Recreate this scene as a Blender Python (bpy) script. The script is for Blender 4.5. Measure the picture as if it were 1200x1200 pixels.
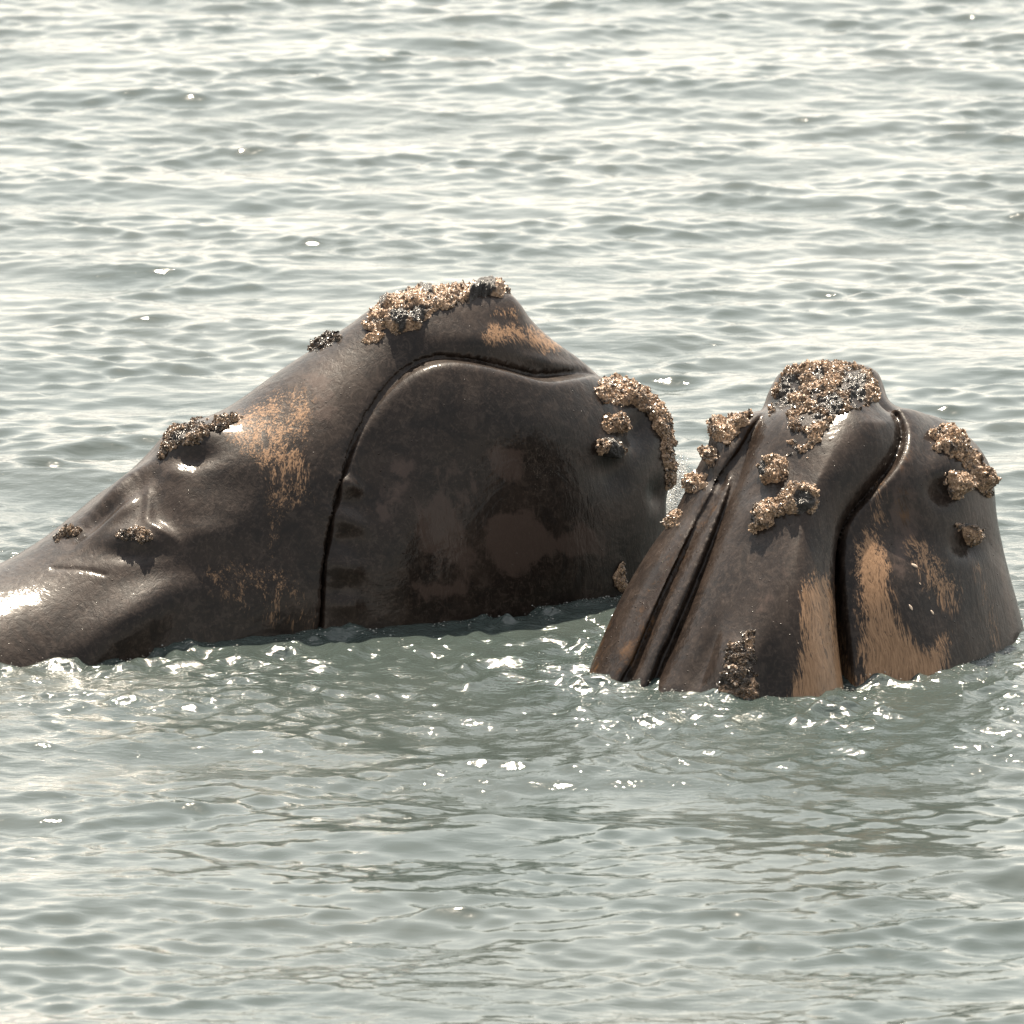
import bpy, bmesh, math, random
import numpy as np
from mathutils import Vector, Matrix, noise as mnoise
from mathutils.bvhtree import BVHTree
from mathutils.kdtree import KDTree

random.seed(7)
RNG = np.random.default_rng(7)
scene = bpy.context.scene
for o in list(bpy.data.objects):
    bpy.data.objects.remove(o)

# ------------------------------------------------------------------ camera
CAM_H = 17.7
PITCH = math.radians(12.0)
FOV = math.radians(5.0)
TAN = math.tan(FOV / 2)
cam_d = bpy.data.cameras.new('camera')
cam = bpy.data.objects.new('camera', cam_d)
scene.collection.objects.link(cam)
cam.location = (0, 0, CAM_H)
cam.rotation_euler = (math.pi / 2 - PITCH, 0, 0)
cam_d.angle = FOV
cam_d.clip_start = 0.5
cam_d.clip_end = 20000
cam_d.dof.use_dof = True
cam_d.dof.focus_distance = 81.5
cam_d.dof.aperture_fstop = 4.0
scene.camera = cam

# ------------------------------------------------------------------ sky, sun, exposure
SUN_EL = math.radians(62)
SUN_AZ = math.radians(-9)        # measured from straight ahead (+Y), positive to the right
sun_vec = Vector((math.sin(SUN_AZ) * math.cos(SUN_EL), math.cos(SUN_AZ) * math.cos(SUN_EL), math.sin(SUN_EL)))
world = bpy.data.worlds.new('World')
scene.world = world
world.use_nodes = True
wn, wl = world.node_tree.nodes, world.node_tree.links
wn.clear()
sky = wn.new('ShaderNodeTexSky')
sky.sky_type = 'NISHITA'
sky.sun_disc = False
sky.sun_elevation = SUN_EL
sky.sun_rotation = SUN_AZ
sky.air_density = 3.0
sky.dust_density = 0.7
sky.ozone_density = 1.0
hs = wn.new('ShaderNodeHueSaturation')
hs.inputs['Saturation'].default_value = 0.24
wb = wn.new('ShaderNodeMix'); wb.data_type = 'RGBA'; wb.blend_type = 'MULTIPLY'
wb.inputs['Factor'].default_value = 1.0
wb.inputs['B'].default_value = (0.985, 0.96, 0.95, 1)
bg = wn.new('ShaderNodeBackground')
bg.inputs['Strength'].default_value = 0.075
wo = wn.new('ShaderNodeOutputWorld')
wl.new(sky.outputs['Color'], hs.inputs['Color'])
wl.new(hs.outputs['Color'], wb.inputs['A'])
wl.new(wb.outputs['Result'], bg.inputs['Color'])
wl.new(bg.outputs['Background'], wo.inputs['Surface'])

sun_d = bpy.data.lights.new('sun', 'SUN')
sun_d.energy = 5.0
sun_d.angle = math.radians(0.6)
sun_d.color = (1.0, 0.87, 0.70)
sun = bpy.data.objects.new('sun', sun_d)
scene.collection.objects.link(sun)
sun.location = sun_vec * 60
sun.rotation_euler = sun_vec.to_track_quat('Z', 'Y').to_euler()

vs = scene.view_settings
vs.view_transform = 'Standard'
vs.look = 'None'
vs.gamma = 1.0
vs.use_curve_mapping = False
vs.exposure = 2.0
scene.cycles.max_bounces = 5
scene.cycles.diffuse_bounces = 2
scene.cycles.glossy_bounces = 3
scene.cycles.caustics_reflective = False
scene.cycles.caustics_refractive = False

# ------------------------------------------------------------------ helpers: camera geometry in metres
C0 = np.array([0.0, 0.0, CAM_H])
FWD = np.array([0.0, math.cos(PITCH), -math.sin(PITCH)])
UPV = np.array([0.0, math.sin(PITCH), math.cos(PITCH)])
RGT = np.array([1.0, 0.0, 0.0])

def ray(px, py):
    return FWD + (px - 600) / 600 * TAN * RGT - (py - 600) / 600 * TAN * UPV

def seen_at(P):
    """image position (1200 px frame) of world points"""
    d = P - C0
    dep = d @ FWD
    return np.stack([600 + 600 * (d @ RGT) / (dep * TAN), 600 - 600 * (d @ UPV) / (dep * TAN)], -1)

class Frame:
    """local frame of an animal: u along it, v up it, n out towards the viewer's side"""
    def __init__(s, origin, yaw, tilt=0.0):
        s.o = np.array(origin, float)
        nh = np.array([math.sin(yaw), -math.cos(yaw), 0])
        s.U = np.array([math.cos(yaw), math.sin(yaw), 0])
        s.V = math.cos(tilt) * np.array([0, 0, 1.0]) - math.sin(tilt) * nh
        s.N = np.cross(s.U, s.V)
    def matrix(s):
        M = Matrix.Identity(4)
        for i in range(3):
            M[i][0], M[i][1], M[i][2], M[i][3] = s.U[i], s.V[i], s.N[i], s.o[i]
        return M
    def trace(s, pts, n0=0.0):
        """outline points -> (u, v) metres on the plane n = n0"""
        out = []
        for px, py in pts:
            r = ray(px, py)
            q = s.o + s.N * n0
            t = ((q - C0) @ s.N) / (r @ s.N)
            P = C0 + r * t - s.o
            out.append((P @ s.U, P @ s.V))
        return np.array(out)
    def trace_on(s, pts, height):
        """outline points -> (u, v) where the line of sight meets the surface n = height(u, v)"""
        out = []
        for p in pts:
            n0 = 0.5
            for _ in range(14):
                q = s.trace([p], n0)[0]
                n0 = 0.5 * n0 + 0.5 * height(q[0], q[1])
            out.append(q)
        return np.array(out)
    def world(s, L):
        return s.o + L[:, :1] * s.U + L[:, 1:2] * s.V + L[:, 2:3] * s.N

def spline(pts, n=6, closed=True):
    P = np.asarray(pts, float)
    m = len(P)
    out = []
    for i in range(m if closed else m - 1):
        if closed:
            p0, p1, p2, p3 = P[(i - 1) % m], P[i], P[(i + 1) % m], P[(i + 2) % m]
        else:
            p0, p1, p2, p3 = P[max(i - 1, 0)], P[i], P[i + 1], P[min(i + 2, m - 1)]
        for k in range(n):
            t = k / n
            out.append(0.5 * ((2 * p1) + (-p0 + p2) * t + (2 * p0 - 5 * p1 + 4 * p2 - p3) * t * t + (-p0 + 3 * p1 - 3 * p2 + p3) * t ** 3))
    if not closed:
        out.append(P[-1])
    return np.array(out)

def sdf_poly(X, Y, poly):
    """signed distance, positive inside"""
    P = np.asarray(poly, float)
    shp = X.shape
    x, y = X.ravel(), Y.ravel()
    d2 = np.full(x.shape, 1e9)
    ins = np.zeros(x.shape, bool)
    m = len(P)
    for i in range(m):
        ax, ay = P[i]; bx, by = P[(i + 1) % m]
        ex, ey = bx - ax, by - ay
        L = ex * ex + ey * ey + 1e-12
        t = np.clip(((x - ax) * ex + (y - ay) * ey) / L, 0, 1)
        d2 = np.minimum(d2, (x - ax - t * ex) ** 2 + (y - ay - t * ey) ** 2)
        c = ((ay > y) != (by > y))
        if ey != 0:
            ins ^= c & (x < ex * (y - ay) / ey + ax)
    d = np.sqrt(d2)
    return np.where(ins, d, -d).reshape(shp)

def blur(a, r, it=3):
    for _ in range(it):
        for ax in (0, 1):
            p = np.pad(a, [(r + 1, r) if k == ax else (0, 0) for k in (0, 1)], mode='edge')
            c = np.cumsum(p, ax)
            n = a.shape[ax]
            w = 2 * r + 1
            if ax == 0: a = (c[w:w + n] - c[:n]) / w
            else: a = (c[:, w:w + n] - c[:, :n]) / w
    return a

def inflate(d, h, iters=900):
    """round swelling inside an outline: solves lap(u) = -4 with u = 0 on it, extended smoothly outside"""
    m = d > 0
    u = np.maximum(d, 0) * 1.0
    ii, jj = np.indices(d.shape)
    red = ((ii + jj) % 2 == 0) & m
    blk = ((ii + jj) % 2 == 1) & m
    red[0] = red[-1] = blk[0] = blk[-1] = False
    red[:, 0] = red[:, -1] = blk[:, 0] = blk[:, -1] = False
    w = 1.97
    for _ in range(iters):
        for q in (red, blk):
            s = np.zeros_like(u)
            s[1:-1, 1:-1] = (u[2:, 1:-1] + u[:-2, 1:-1] + u[1:-1, 2:] + u[1:-1, :-2] + 4 * h * h) / 4
            u[q] += w * (s[q] - u[q])
    q = np.where(d > 2 * h, u / np.maximum(d, h), 0)
    wt = (d > 2 * h).astype(float)
    Q, W = blur(q, 4), blur(wt, 4)
    for r in (10, 30, 80):
        Q2, W2 = blur(q, r), blur(wt, r)
        Q = np.where(W > 0.05, Q, Q2); W = np.where(W > 0.05, W, W2)
    qs = Q / np.maximum(W, 1e-4)
    near = np.clip((d - 2 * h) / (4 * h), 0, 1)
    return np.where(d > 0, near * u + (1 - near) * qs * d, qs * d)

def smax(a, b, r):
    h = np.clip(0.5 + 0.5 * (a - b) / r, 0, 1)
    return b * (1 - h) + a * h + r * h * (1 - h)

def smin(a, b, r):
    return -smax(-a, -b, r)

def sstep(a, b, x):
    t = np.clip((x - a) / (b - a), 0, 1)
    return t * t * (3 - 2 * t)

def surface_nets(f, lo, h):
    s = f < 0
    nx, ny, nz = f.shape
    c = [(i, j, k) for i in (0, 1) for j in (0, 1) for k in (0, 1)]
    def sl(a, o):
        return a[o[0]:nx - 1 + o[0], o[1]:ny - 1 + o[1], o[2]:nz - 1 + o[2]]
    allm = np.ones((nx - 1, ny - 1, nz - 1), bool); anym = np.zeros_like(allm)
    for o in c:
        allm &= sl(s, o); anym |= sl(s, o)
    act = anym & ~allm
    I, J, K = np.nonzero(act)
    idx = np.full(act.shape, -1, np.int32)
    idx[I, J, K] = np.arange(len(I))
    vals = {o: f[I + o[0], J + o[1], K + o[2]].astype(np.float64) for o in c}
    acc = np.zeros((len(I), 3)); cnt = np.zeros(len(I))
    for a in c:
        for ax in range(3):
            if a[ax]: continue
            b = list(a); b[ax] = 1; b = tuple(b)
            va, vb = vals[a], vals[b]
            x = (va < 0) != (vb < 0)
            t = np.where(x, va / np.where(x, va - vb, 1), 0)
            p = np.tile(np.array(a, float), (len(I), 1)); p[:, ax] += t
            acc[x] += p[x]; cnt += x
    V = np.stack([I, J, K], 1) + acc / np.maximum(cnt, 1)[:, None]
    V = V * h + np.array(lo)
    quads = []
    for ax in range(3):
        o = [0, 0, 0]; o[ax] = 1
        A = s[:nx - o[0], :ny - o[1], :nz - o[2]]
        B = s[o[0]:, o[1]:, o[2]:]
        e = A != B
        x1, x2 = [a for a in range(3) if a != ax]
        P = np.stack(np.nonzero(e), 1)
        ok = (P[:, x1] > 0) & (P[:, x2] > 0) & (P[:, x1] < f.shape[x1] - 1) & (P[:, x2] < f.shape[x2] - 1)
        P = P[ok]
        neg = A[P[:, 0], P[:, 1], P[:, 2]]
        def cell(d1, d2):
            q = P.copy(); q[:, x1] -= d1; q[:, x2] -= d2
            return idx[q[:, 0], q[:, 1], q[:, 2]]
        Q = np.stack([cell(0, 0), cell(1, 0), cell(1, 1), cell(0, 1)], 1)
        flip = neg if ax != 1 else ~neg
        Q = np.where(flip[:, None], Q, Q[:, ::-1])
        quads.append(Q)
    return V, np.concatenate(quads)

def relax(V, Q, it=2, lam=0.5):
    E = np.concatenate([Q[:, [0, 1]], Q[:, [1, 2]], Q[:, [2, 3]], Q[:, [3, 0]]])
    n = len(V)
    for _ in range(it):
        S = np.zeros_like(V); c = np.zeros(n)
        for k in range(3):
            S[:, k] = np.bincount(E[:, 0], V[E[:, 1], k], n) + np.bincount(E[:, 1], V[E[:, 0], k], n)
        c = np.bincount(E[:, 0], None, n) + np.bincount(E[:, 1], None, n)
        V = V + lam * (S / np.maximum(c, 1)[:, None] - V)
    return V

def vnormals(V, Q):
    fn = np.cross(V[Q[:, 2]] - V[Q[:, 0]], V[Q[:, 3]] - V[Q[:, 1]])
    N = np.zeros_like(V)
    for c in range(4):
        for k in range(3):
            N[:, k] += np.bincount(Q[:, c], fn[:, k], len(V))
    return N / np.maximum(np.linalg.norm(N, axis=1), 1e-9)[:, None]

def make_mesh(name, V, Q, smooth=True):
    me = bpy.data.meshes.new(name)
    V = np.asarray(V, np.float32); Q = np.asarray(Q, np.int32)
    k = Q.shape[1]
    me.vertices.add(len(V)); me.vertices.foreach_set('co', V.ravel())
    me.loops.add(Q.size); me.loops.foreach_set('vertex_index', Q.ravel())
    me.polygons.add(len(Q))
    me.polygons.foreach_set('loop_start', np.arange(0, Q.size, k, dtype=np.int32))
    me.update(calc_edges=True)
    me.polygons.foreach_set('use_smooth', np.full(len(Q), smooth))
    me.validate()
    return me

def set_attr(me, name, vals):
    a = me.attributes.new(name, 'FLOAT', 'POINT')
    a.data.foreach_set('value', np.asarray(vals, np.float32))

def link(name, me, mat, parent=None):
    o = bpy.data.objects.new(name, me)
    scene.collection.objects.link(o)
    if mat: me.materials.append(mat)
    o.parent = parent
    return o

# ------------------------------------------------------------------ materials
def new_mat(name):
    m = bpy.data.materials.new(name)
    m.use_nodes = True
    nt = m.node_tree
    b = nt.nodes['Principled BSDF']
    return m, nt, b

class NB:
    """tiny node builder"""
    def __init__(s, nt): s.nt = nt
    def n(s, t, **kw):
        x = s.nt.nodes.new(t)
        for k, v in kw.items(): setattr(x, k, v)
        return x
    def l(s, a, b): s.nt.links.new(a, b)
    def math(s, op, a, b=None, clamp=False):
        x = s.n('ShaderNodeMath', operation=op, use_clamp=clamp)
        for i, v in enumerate((a, b)):
            if v is None: continue
            if isinstance(v, (int, float)): x.inputs[i].default_value = v
            else: s.l(v, x.inputs[i])
        return x.outputs[0]
    def ramp(s, v, lo, hi, a=0.0, b=1.0):
        x = s.n('ShaderNodeMapRange', interpolation_type='SMOOTHSTEP')
        s.l(v, x.inputs[0])
        for i, q in zip((1, 2, 3, 4), (lo, hi, a, b)): x.inputs[i].default_value = q
        return x.outputs[0]
    def mix(s, f, a, b):
        x = s.n('ShaderNodeMix', data_type='RGBA')
        if isinstance(f, (int, float)): x.inputs['Factor'].default_value = f
        else: s.l(f, x.inputs['Factor'])
        for k, v in (('A', a), ('B', b)):
            if isinstance(v, tuple): x.inputs[k].default_value = (*v, 1)
            else: s.l(v, x.inputs[k])
        return x.outputs['Result']
    def noise(s, vec, scale, detail=4, rough=0.55, dist=0.0, out=0):
        x = s.n('ShaderNodeTexNoise')
        s.l(vec, x.inputs['Vector'])
        x.inputs['Scale'].default_value = scale; x.inputs['Detail'].default_value = detail
        x.inputs['Roughness'].default_value = rough; x.inputs['Distortion'].default_value = dist
        return x.outputs[out]
    def mapping(s, vec, scale=(1, 1, 1), rot=(0, 0, 0)):
        x = s.n('ShaderNodeMapping')
        s.l(vec, x.inputs['Vector'])
        x.inputs['Scale'].default_value = scale; x.inputs['Rotation'].default_value = rot
        return x.outputs[0]
    def attr(s, name):
        x = s.n('ShaderNodeAttribute', attribute_name=name)
        return x.outputs['Fac']
    def bump(s, h, strength, dist, normal=None):
        x = s.n('ShaderNodeBump')
        s.l(h, x.inputs['Height'])
        x.inputs['Strength'].default_value = strength; x.inputs['Distance'].default_value = dist
        if normal is not None: s.l(normal, x.inputs['Normal'])
        return x.outputs[0]

def skin_material(name, streak_rot):
    m, nt, b = new_mat(name)
    g = NB(nt)
    obj = g.n('ShaderNodeTexCoord').outputs['Object']
    big = g.noise(obj, 1.6, 5, 0.6, 0.6)
    mid = g.noise(obj, 6.0, 6, 0.65, 0.4)
    warp = g.n('ShaderNodeVectorMath', operation='ADD')
    wsc = g.n('ShaderNodeVectorMath', operation='SCALE'); wsc.inputs['Scale'].default_value = 0.35
    g.l(g.noise(obj, 1.3, 2, 0.5, 0, 1), wsc.inputs[0]); g.l(obj, warp.inputs[0]); g.l(wsc.outputs[0], warp.inputs[1])
    st_v = g.mapping(warp.outputs[0], (22, 2.8, 22), (0, 0, streak_rot))
    streak = g.noise(st_v, 1.0, 5, 0.6, 0.7)
    fine_v = g.mapping(warp.outputs[0], (85, 9, 85), (0, 0, streak_rot))
    fine = g.noise(fine_v, 1.0, 3, 0.6, 0.8)
    # skin colour: near black brown with greyer sloughing areas
    base = g.mix(g.ramp(big, 0.35, 0.68), (0.0066, 0.0043, 0.0033), (0.0162, 0.0111, 0.0085))
    base = g.mix(g.math('MULTIPLY', g.ramp(mid, 0.5, 0.75), 0.5), base, (0.0264, 0.0186, 0.0144))
    base = g.mix(g.math('MULTIPLY', g.ramp(streak, 0.55, 0.8), 0.55), base, (0.0420, 0.0300, 0.0235))
    spk = g.noise(obj, 34, 5, 0.7, 0.3)
    base = g.mix(g.math('MULTIPLY', g.ramp(spk, 0.52, 0.72), 0.7), base, (0.0420, 0.0300, 0.0240))
    spk2 = g.noise(obj, 13, 6, 0.75, 1.0)
    base = g.mix(g.math('MULTIPLY', g.ramp(spk2, 0.50, 0.60), 0.5), base, (0.0330, 0.0245, 0.0200))
    base = g.mix(g.math('MULTIPLY', g.ramp(fine, 0.60, 0.80), 0.5), base, (0.0560, 0.0420, 0.0340))
    base = g.mix(g.math('MULTIPLY', g.ramp(g.noise(obj, 3.1, 6, 0.7, 1.2), 0.52, 0.60), 0.55), base, (0.0045, 0.0033, 0.0029))
    # pale grey blotches (flaking skin), ragged edge
    rag = g.math('ADD', g.math('MULTIPLY', g.math('SUBTRACT', mid, 0.5), 1.5), g.math('MULTIPLY', g.math('SUBTRACT', streak, 0.5), 0.6))
    gm = g.ramp(g.math('ADD', g.attr('grey'), rag), 0.36, 0.70)
    base = g.mix(g.math('MULTIPLY', gm, 0.8), base, (0.0396, 0.0270, 0.0222))
    # tan skin with scraped streaks
    trag = g.math('ADD', g.math('MULTIPLY', g.math('SUBTRACT', streak, 0.5), 1.5), g.math('ADD', g.math('MULTIPLY', g.math('SUBTRACT', mid, 0.5), 0.9), g.math('MULTIPLY', g.math('SUBTRACT', fine, 0.5), 1.7)))
    tm = g.ramp(g.math('ADD', g.attr('tan'), trag), 0.36, 0.78)
    tancol = g.mix(g.ramp(fine, 0.3, 0.75), (0.115, 0.067, 0.037), (0.20, 0.122, 0.072))
    base = g.mix(g.math('MULTIPLY', tm, g.ramp(g.attr('tan'), 0.05, 0.45)), base, tancol)
    # brown stains beside the lips
    sm = g.ramp(g.math('ADD', g.attr('stain'), trag), 0.42, 0.66)
    base = g.mix(g.math('MULTIPLY', sm, g.ramp(g.attr('stain'), 0.05, 0.45)), base, g.mix(g.ramp(mid, 0.45, 0.72), (0.010, 0.005, 0.0025), (0.055, 0.029, 0.013)))
    g.l(base, b.inputs['Base Color'])
    rr = g.ramp(g.math('ADD', g.math('MULTIPLY', mid, 0.5), g.math('MULTIPLY', streak, 0.5)), 0.3, 0.7, 0.42, 0.6)
    g.l(rr, b.inputs['Roughness'])
    b.inputs['IOR'].default_value = 1.33
    b.inputs['Coat Weight'].default_value = 0.4
    b.inputs['Specular IOR Level'].default_value = 0.13
    b.inputs['Coat Roughness'].default_value = 0.14
    b.inputs['Coat IOR'].default_value = 1.33
    # relief: wrinkles, streaks, droplets of water
    vor = g.n('ShaderNodeTexVoronoi', feature='F1')
    g.l(obj, vor.inputs['Vector']); vor.inputs['Scale'].default_value = 26.0
    sep = g.n('ShaderNodeSeparateColor'); g.l(vor.outputs['Color'], sep.inputs[0])
    drop = g.math('MULTIPLY', g.ramp(vor.outputs['Distance'], 0.05, 0.2, 1.0, 0.0), g.ramp(sep.outputs[0], 0.80, 0.82))
    drop = g.math('MULTIPLY', drop, g.ramp(big, 0.45, 0.6))
    n1 = g.bump(mid, 0.06, 0.05)
    n2 = g.bump(streak, 0.28, 0.02, n1)
    n3 = g.bump(fine, 0.18, 0.005, n2)
    n4 = g.bump(drop, 1.0, 0.006, n3)
    g.l(n4, b.inputs['Normal'])
    c1_ = g.bump(big, 0.25, 0.10)
    c2_ = g.bump(streak, 0.12, 0.02, c1_)
    g.l(g.bump(drop, 1.0, 0.008, c2_), b.inputs['Coat Normal'])
    return m

def callosity_material():
    m, nt, b = new_mat('callosity_crust')
    g = NB(nt)
    obj = g.n('ShaderNodeTexCoord').outputs['Object']
    a = g.noise(obj, 10, 6, 0.7, 0.8)
    f = g.noise(obj, 75, 4, 0.75)
    c = g.mix(g.ramp(f, 0.35, 0.65), (0.14, 0.082, 0.046), (0.42, 0.28, 0.18))
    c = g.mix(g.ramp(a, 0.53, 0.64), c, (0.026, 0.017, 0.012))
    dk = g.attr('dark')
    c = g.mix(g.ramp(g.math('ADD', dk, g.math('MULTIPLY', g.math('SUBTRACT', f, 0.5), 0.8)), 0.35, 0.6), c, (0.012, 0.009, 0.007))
    g.l(c, b.inputs['Base Color'])
    b.inputs['Roughness'].default_value = 0.38
    b.inputs['Coat Weight'].default_value = 0.4
    b.inputs['Coat Roughness'].default_value = 0.15
    n1 = g.bump(f, 1.0, 0.02)
    g.l(n1, b.inputs['Normal'])
    g.l(n1, b.inputs['Coat Normal'])
    return m

def barnacle_material():
    m, nt, b = new_mat('barnacle_shell')
    g = NB(nt)
    obj = g.n('ShaderNodeTexCoord').outputs['Object']
    f = g.noise(obj, 120, 3, 0.6)
    a = g.noise(obj, 10, 6, 0.7, 0.8)
    t = g.math('MULTIPLY', g.attr('tone'), g.ramp(a, 0.50, 0.64, 1.0, 0.15))
    c = g.mix(g.ramp(t, 0.0, 1.0), (0.012, 0.009, 0.007), (0.44, 0.30, 0.195))
    c = g.mix(g.ramp(f, 0.45, 0.75), c, (0.05, 0.032, 0.020))
    g.l(c, b.inputs['Base Color'])
    b.inputs['Roughness'].default_value = 0.3
    return m

def water_material():
    m, nt, b = new_mat('sea_water')
    g = NB(nt)
    geo = g.n('ShaderNodeNewGeometry').outputs['Position']
    c = g.mix(g.ramp(g.noise(geo, 0.35, 3), 0.35, 0.65), (0.025, 0.034, 0.0318), (0.031, 0.039, 0.0362))
    g.l(c, b.inputs['Base Color'])
    b.inputs['Roughness'].default_value = 0.07
    b.inputs['IOR'].default_value = 1.333
    v1 = g.mapping(geo, (4.5, 12.0, 5.5), (0, 0, 0.12))
    r1 = g.noise(v1, 1.0, 3, 0.5, 0.6)
    v2 = g.mapping(geo, (17, 26, 17), (0, 0, 0.3))
    r2 = g.noise(v2, 1.0, 3, 0.5, 0.4)
    gust = g.ramp(g.noise(geo, 0.5, 2), 0.3, 0.7, 0.35, 1.0)
    rip = g.attr('ripple')
    n1 = g.bump(g.math('MULTIPLY', r1, gust), 0.5, 0.018)
    n2 = g.bump(g.math('MULTIPLY', r2, g.math('ADD', g.math('MULTIPLY', gust, 0.45), g.math('MULTIPLY', rip, 6.0))), 0.3, 0.008, n1)
    g.l(n2, b.inputs['Normal'])
    return m

M_SKIN1 = skin_material('whale_skin_dark', 0.08)
M_SKIN2 = skin_material('whale_skin_tan', 0.28)
M_CAL = callosity_material()
M_BAR = barnacle_material()
M_WATER = water_material()

# ------------------------------------------------------------------ whale bodies
VOX = 0.016

def attr_from_polys(PX, polys, soft):
    a = np.zeros(len(PX))
    for poly, s in polys:
        P = spline(poly, 4)
        lo, hi = P.min(0) - 40, P.max(0) + 40
        k = np.nonzero(((PX > lo) & (PX < hi)).all(1))[0]
        if len(k) == 0: continue
        d = sdf_poly(PX[k, 0], PX[k, 1], P)
        a[k] = np.maximum(a[k], np.clip(0.5 + d / soft, 0, 1) * s)
    return a

def sculpt(V, N, fr, marks):
    """push skin in or out at marked places: (x, y, rx, ry, angle, metres)"""
    W = fr.world(V)
    NW = N[:, :1] * fr.U + N[:, 1:2] * fr.V + N[:, 2:3] * fr.N
    view = C0 - W; view /= np.linalg.norm(view, axis=1)[:, None]
    facing = sstep(-0.15, 0.25, (NW * view).sum(1))
    PX = seen_at(W)
    D = np.zeros(len(V))
    for x, y, rx, ry, ang, amt in marks:
        a = math.radians(ang)
        dx, dy = PX[:, 0] - x, PX[:, 1] - y
        p = (dx * math.cos(a) + dy * math.sin(a)) / rx
        q = (-dx * math.sin(a) + dy * math.cos(a)) / ry
        D += amt * np.exp(-(p * p + q * q))
    return V + N * (D * facing)[:, None]

def crease(path, width, depth, n=5):
    P = spline(path, n, closed=False)
    out = []
    for i in range(len(P) - 1):
        m = (P[i] + P[i + 1]) / 2; d = P[i + 1] - P[i]
        L = np.hypot(*d)
        out.append((m[0], m[1], max(L * 0.75, width), width, math.degrees(math.atan2(d[1], d[0])), depth * min(1, L / (max(L * 0.75, width) * 1.2))))
    return out

def finish_body(fr, V, Q, marks, tan, grey, stain, mat, root):
    V = relax(V, Q, 2, 0.5)
    N = vnormals(V, Q)
    V = sculpt(V, N, fr, marks)
    V = relax(V, Q, 1, 0.3)
    N = vnormals(V, Q)
    W = fr.world(V)
    NW = N[:, :1] * fr.U + N[:, 1:2] * fr.V + N[:, 2:3] * fr.N
    view = C0 - W; view /= np.linalg.norm(view, axis=1)[:, None]
    front = ((NW * view).sum(1) > -0.2)
    PX = seen_at(W)
    me = make_mesh('body', V, Q)
    set_attr(me, 'tan', attr_from_polys(PX, tan, 26) * front)
    set_attr(me, 'grey', attr_from_polys(PX, grey, 26) * front)
    set_attr(me, 'stain', attr_from_polys(PX, stain, 22) * front)
    o = link('body', me, mat, root)
    facing = (NW * view).sum(1)
    return o, V, Q, N, W, PX, facing

def empty(name, fr, label, cat, group):
    e = bpy.data.objects.new(name, None)
    scene.collection.objects.link(e)
    e.matrix_world = fr.matrix()
    e.empty_display_size = 0.3
    e['label'] = label; e['category'] = cat; e['group'] = group
    return e

# ---- first whale: dark, lying on its side of the picture, head raised, seen from its right flank
YAW1 = math.radians(25)
F1 = Frame((-1.0, 80.55, 0.0), YAW1)
top1 = [(-420, 805), (-250, 752), (-120, 712), (0, 672), (60, 640), (100, 608), (130, 582), (160, 562), (190, 530),
        (212, 508), (250, 494), (290, 474), (340, 437), (390, 402), (420, 380), (450, 357), (490, 344), (540, 337), (585, 338),
        (603, 348), (620, 372), (645, 396), (675, 417), (694, 434)]
front1 = [(700, 441), (730, 446), (760, 463), (779, 490), (788, 528), (786, 556), (776, 580), (772, 620), (768, 680), (774, 760), (770, 860)]
under1 = [(740, 960), (600, 1010), (300, 1030), (0, 1060), (-300, 1080), (-460, 1040), (-480, 920)]
head1 = top1 + [(692, 441), (650, 447), (615, 445), (600, 470), (570, 560), (560, 700), (560, 960)] + [(300, 1030), (0, 1060), (-300, 1080), (-460, 1040), (-480, 920)]
lip1 = [(376, 790), (377, 720), (381, 660), (392, 600), (410, 540), (428, 500), (453, 464), (485, 436), (520, 424), (560, 427), (600, 436),
        (640, 446), (675, 443), (700, 440), (730, 444), (762, 462), (782, 490), (792, 528), (790, 560), (784, 600), (790, 700), (800, 860), (760, 1000), (500, 1040), (372, 1000)]

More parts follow.
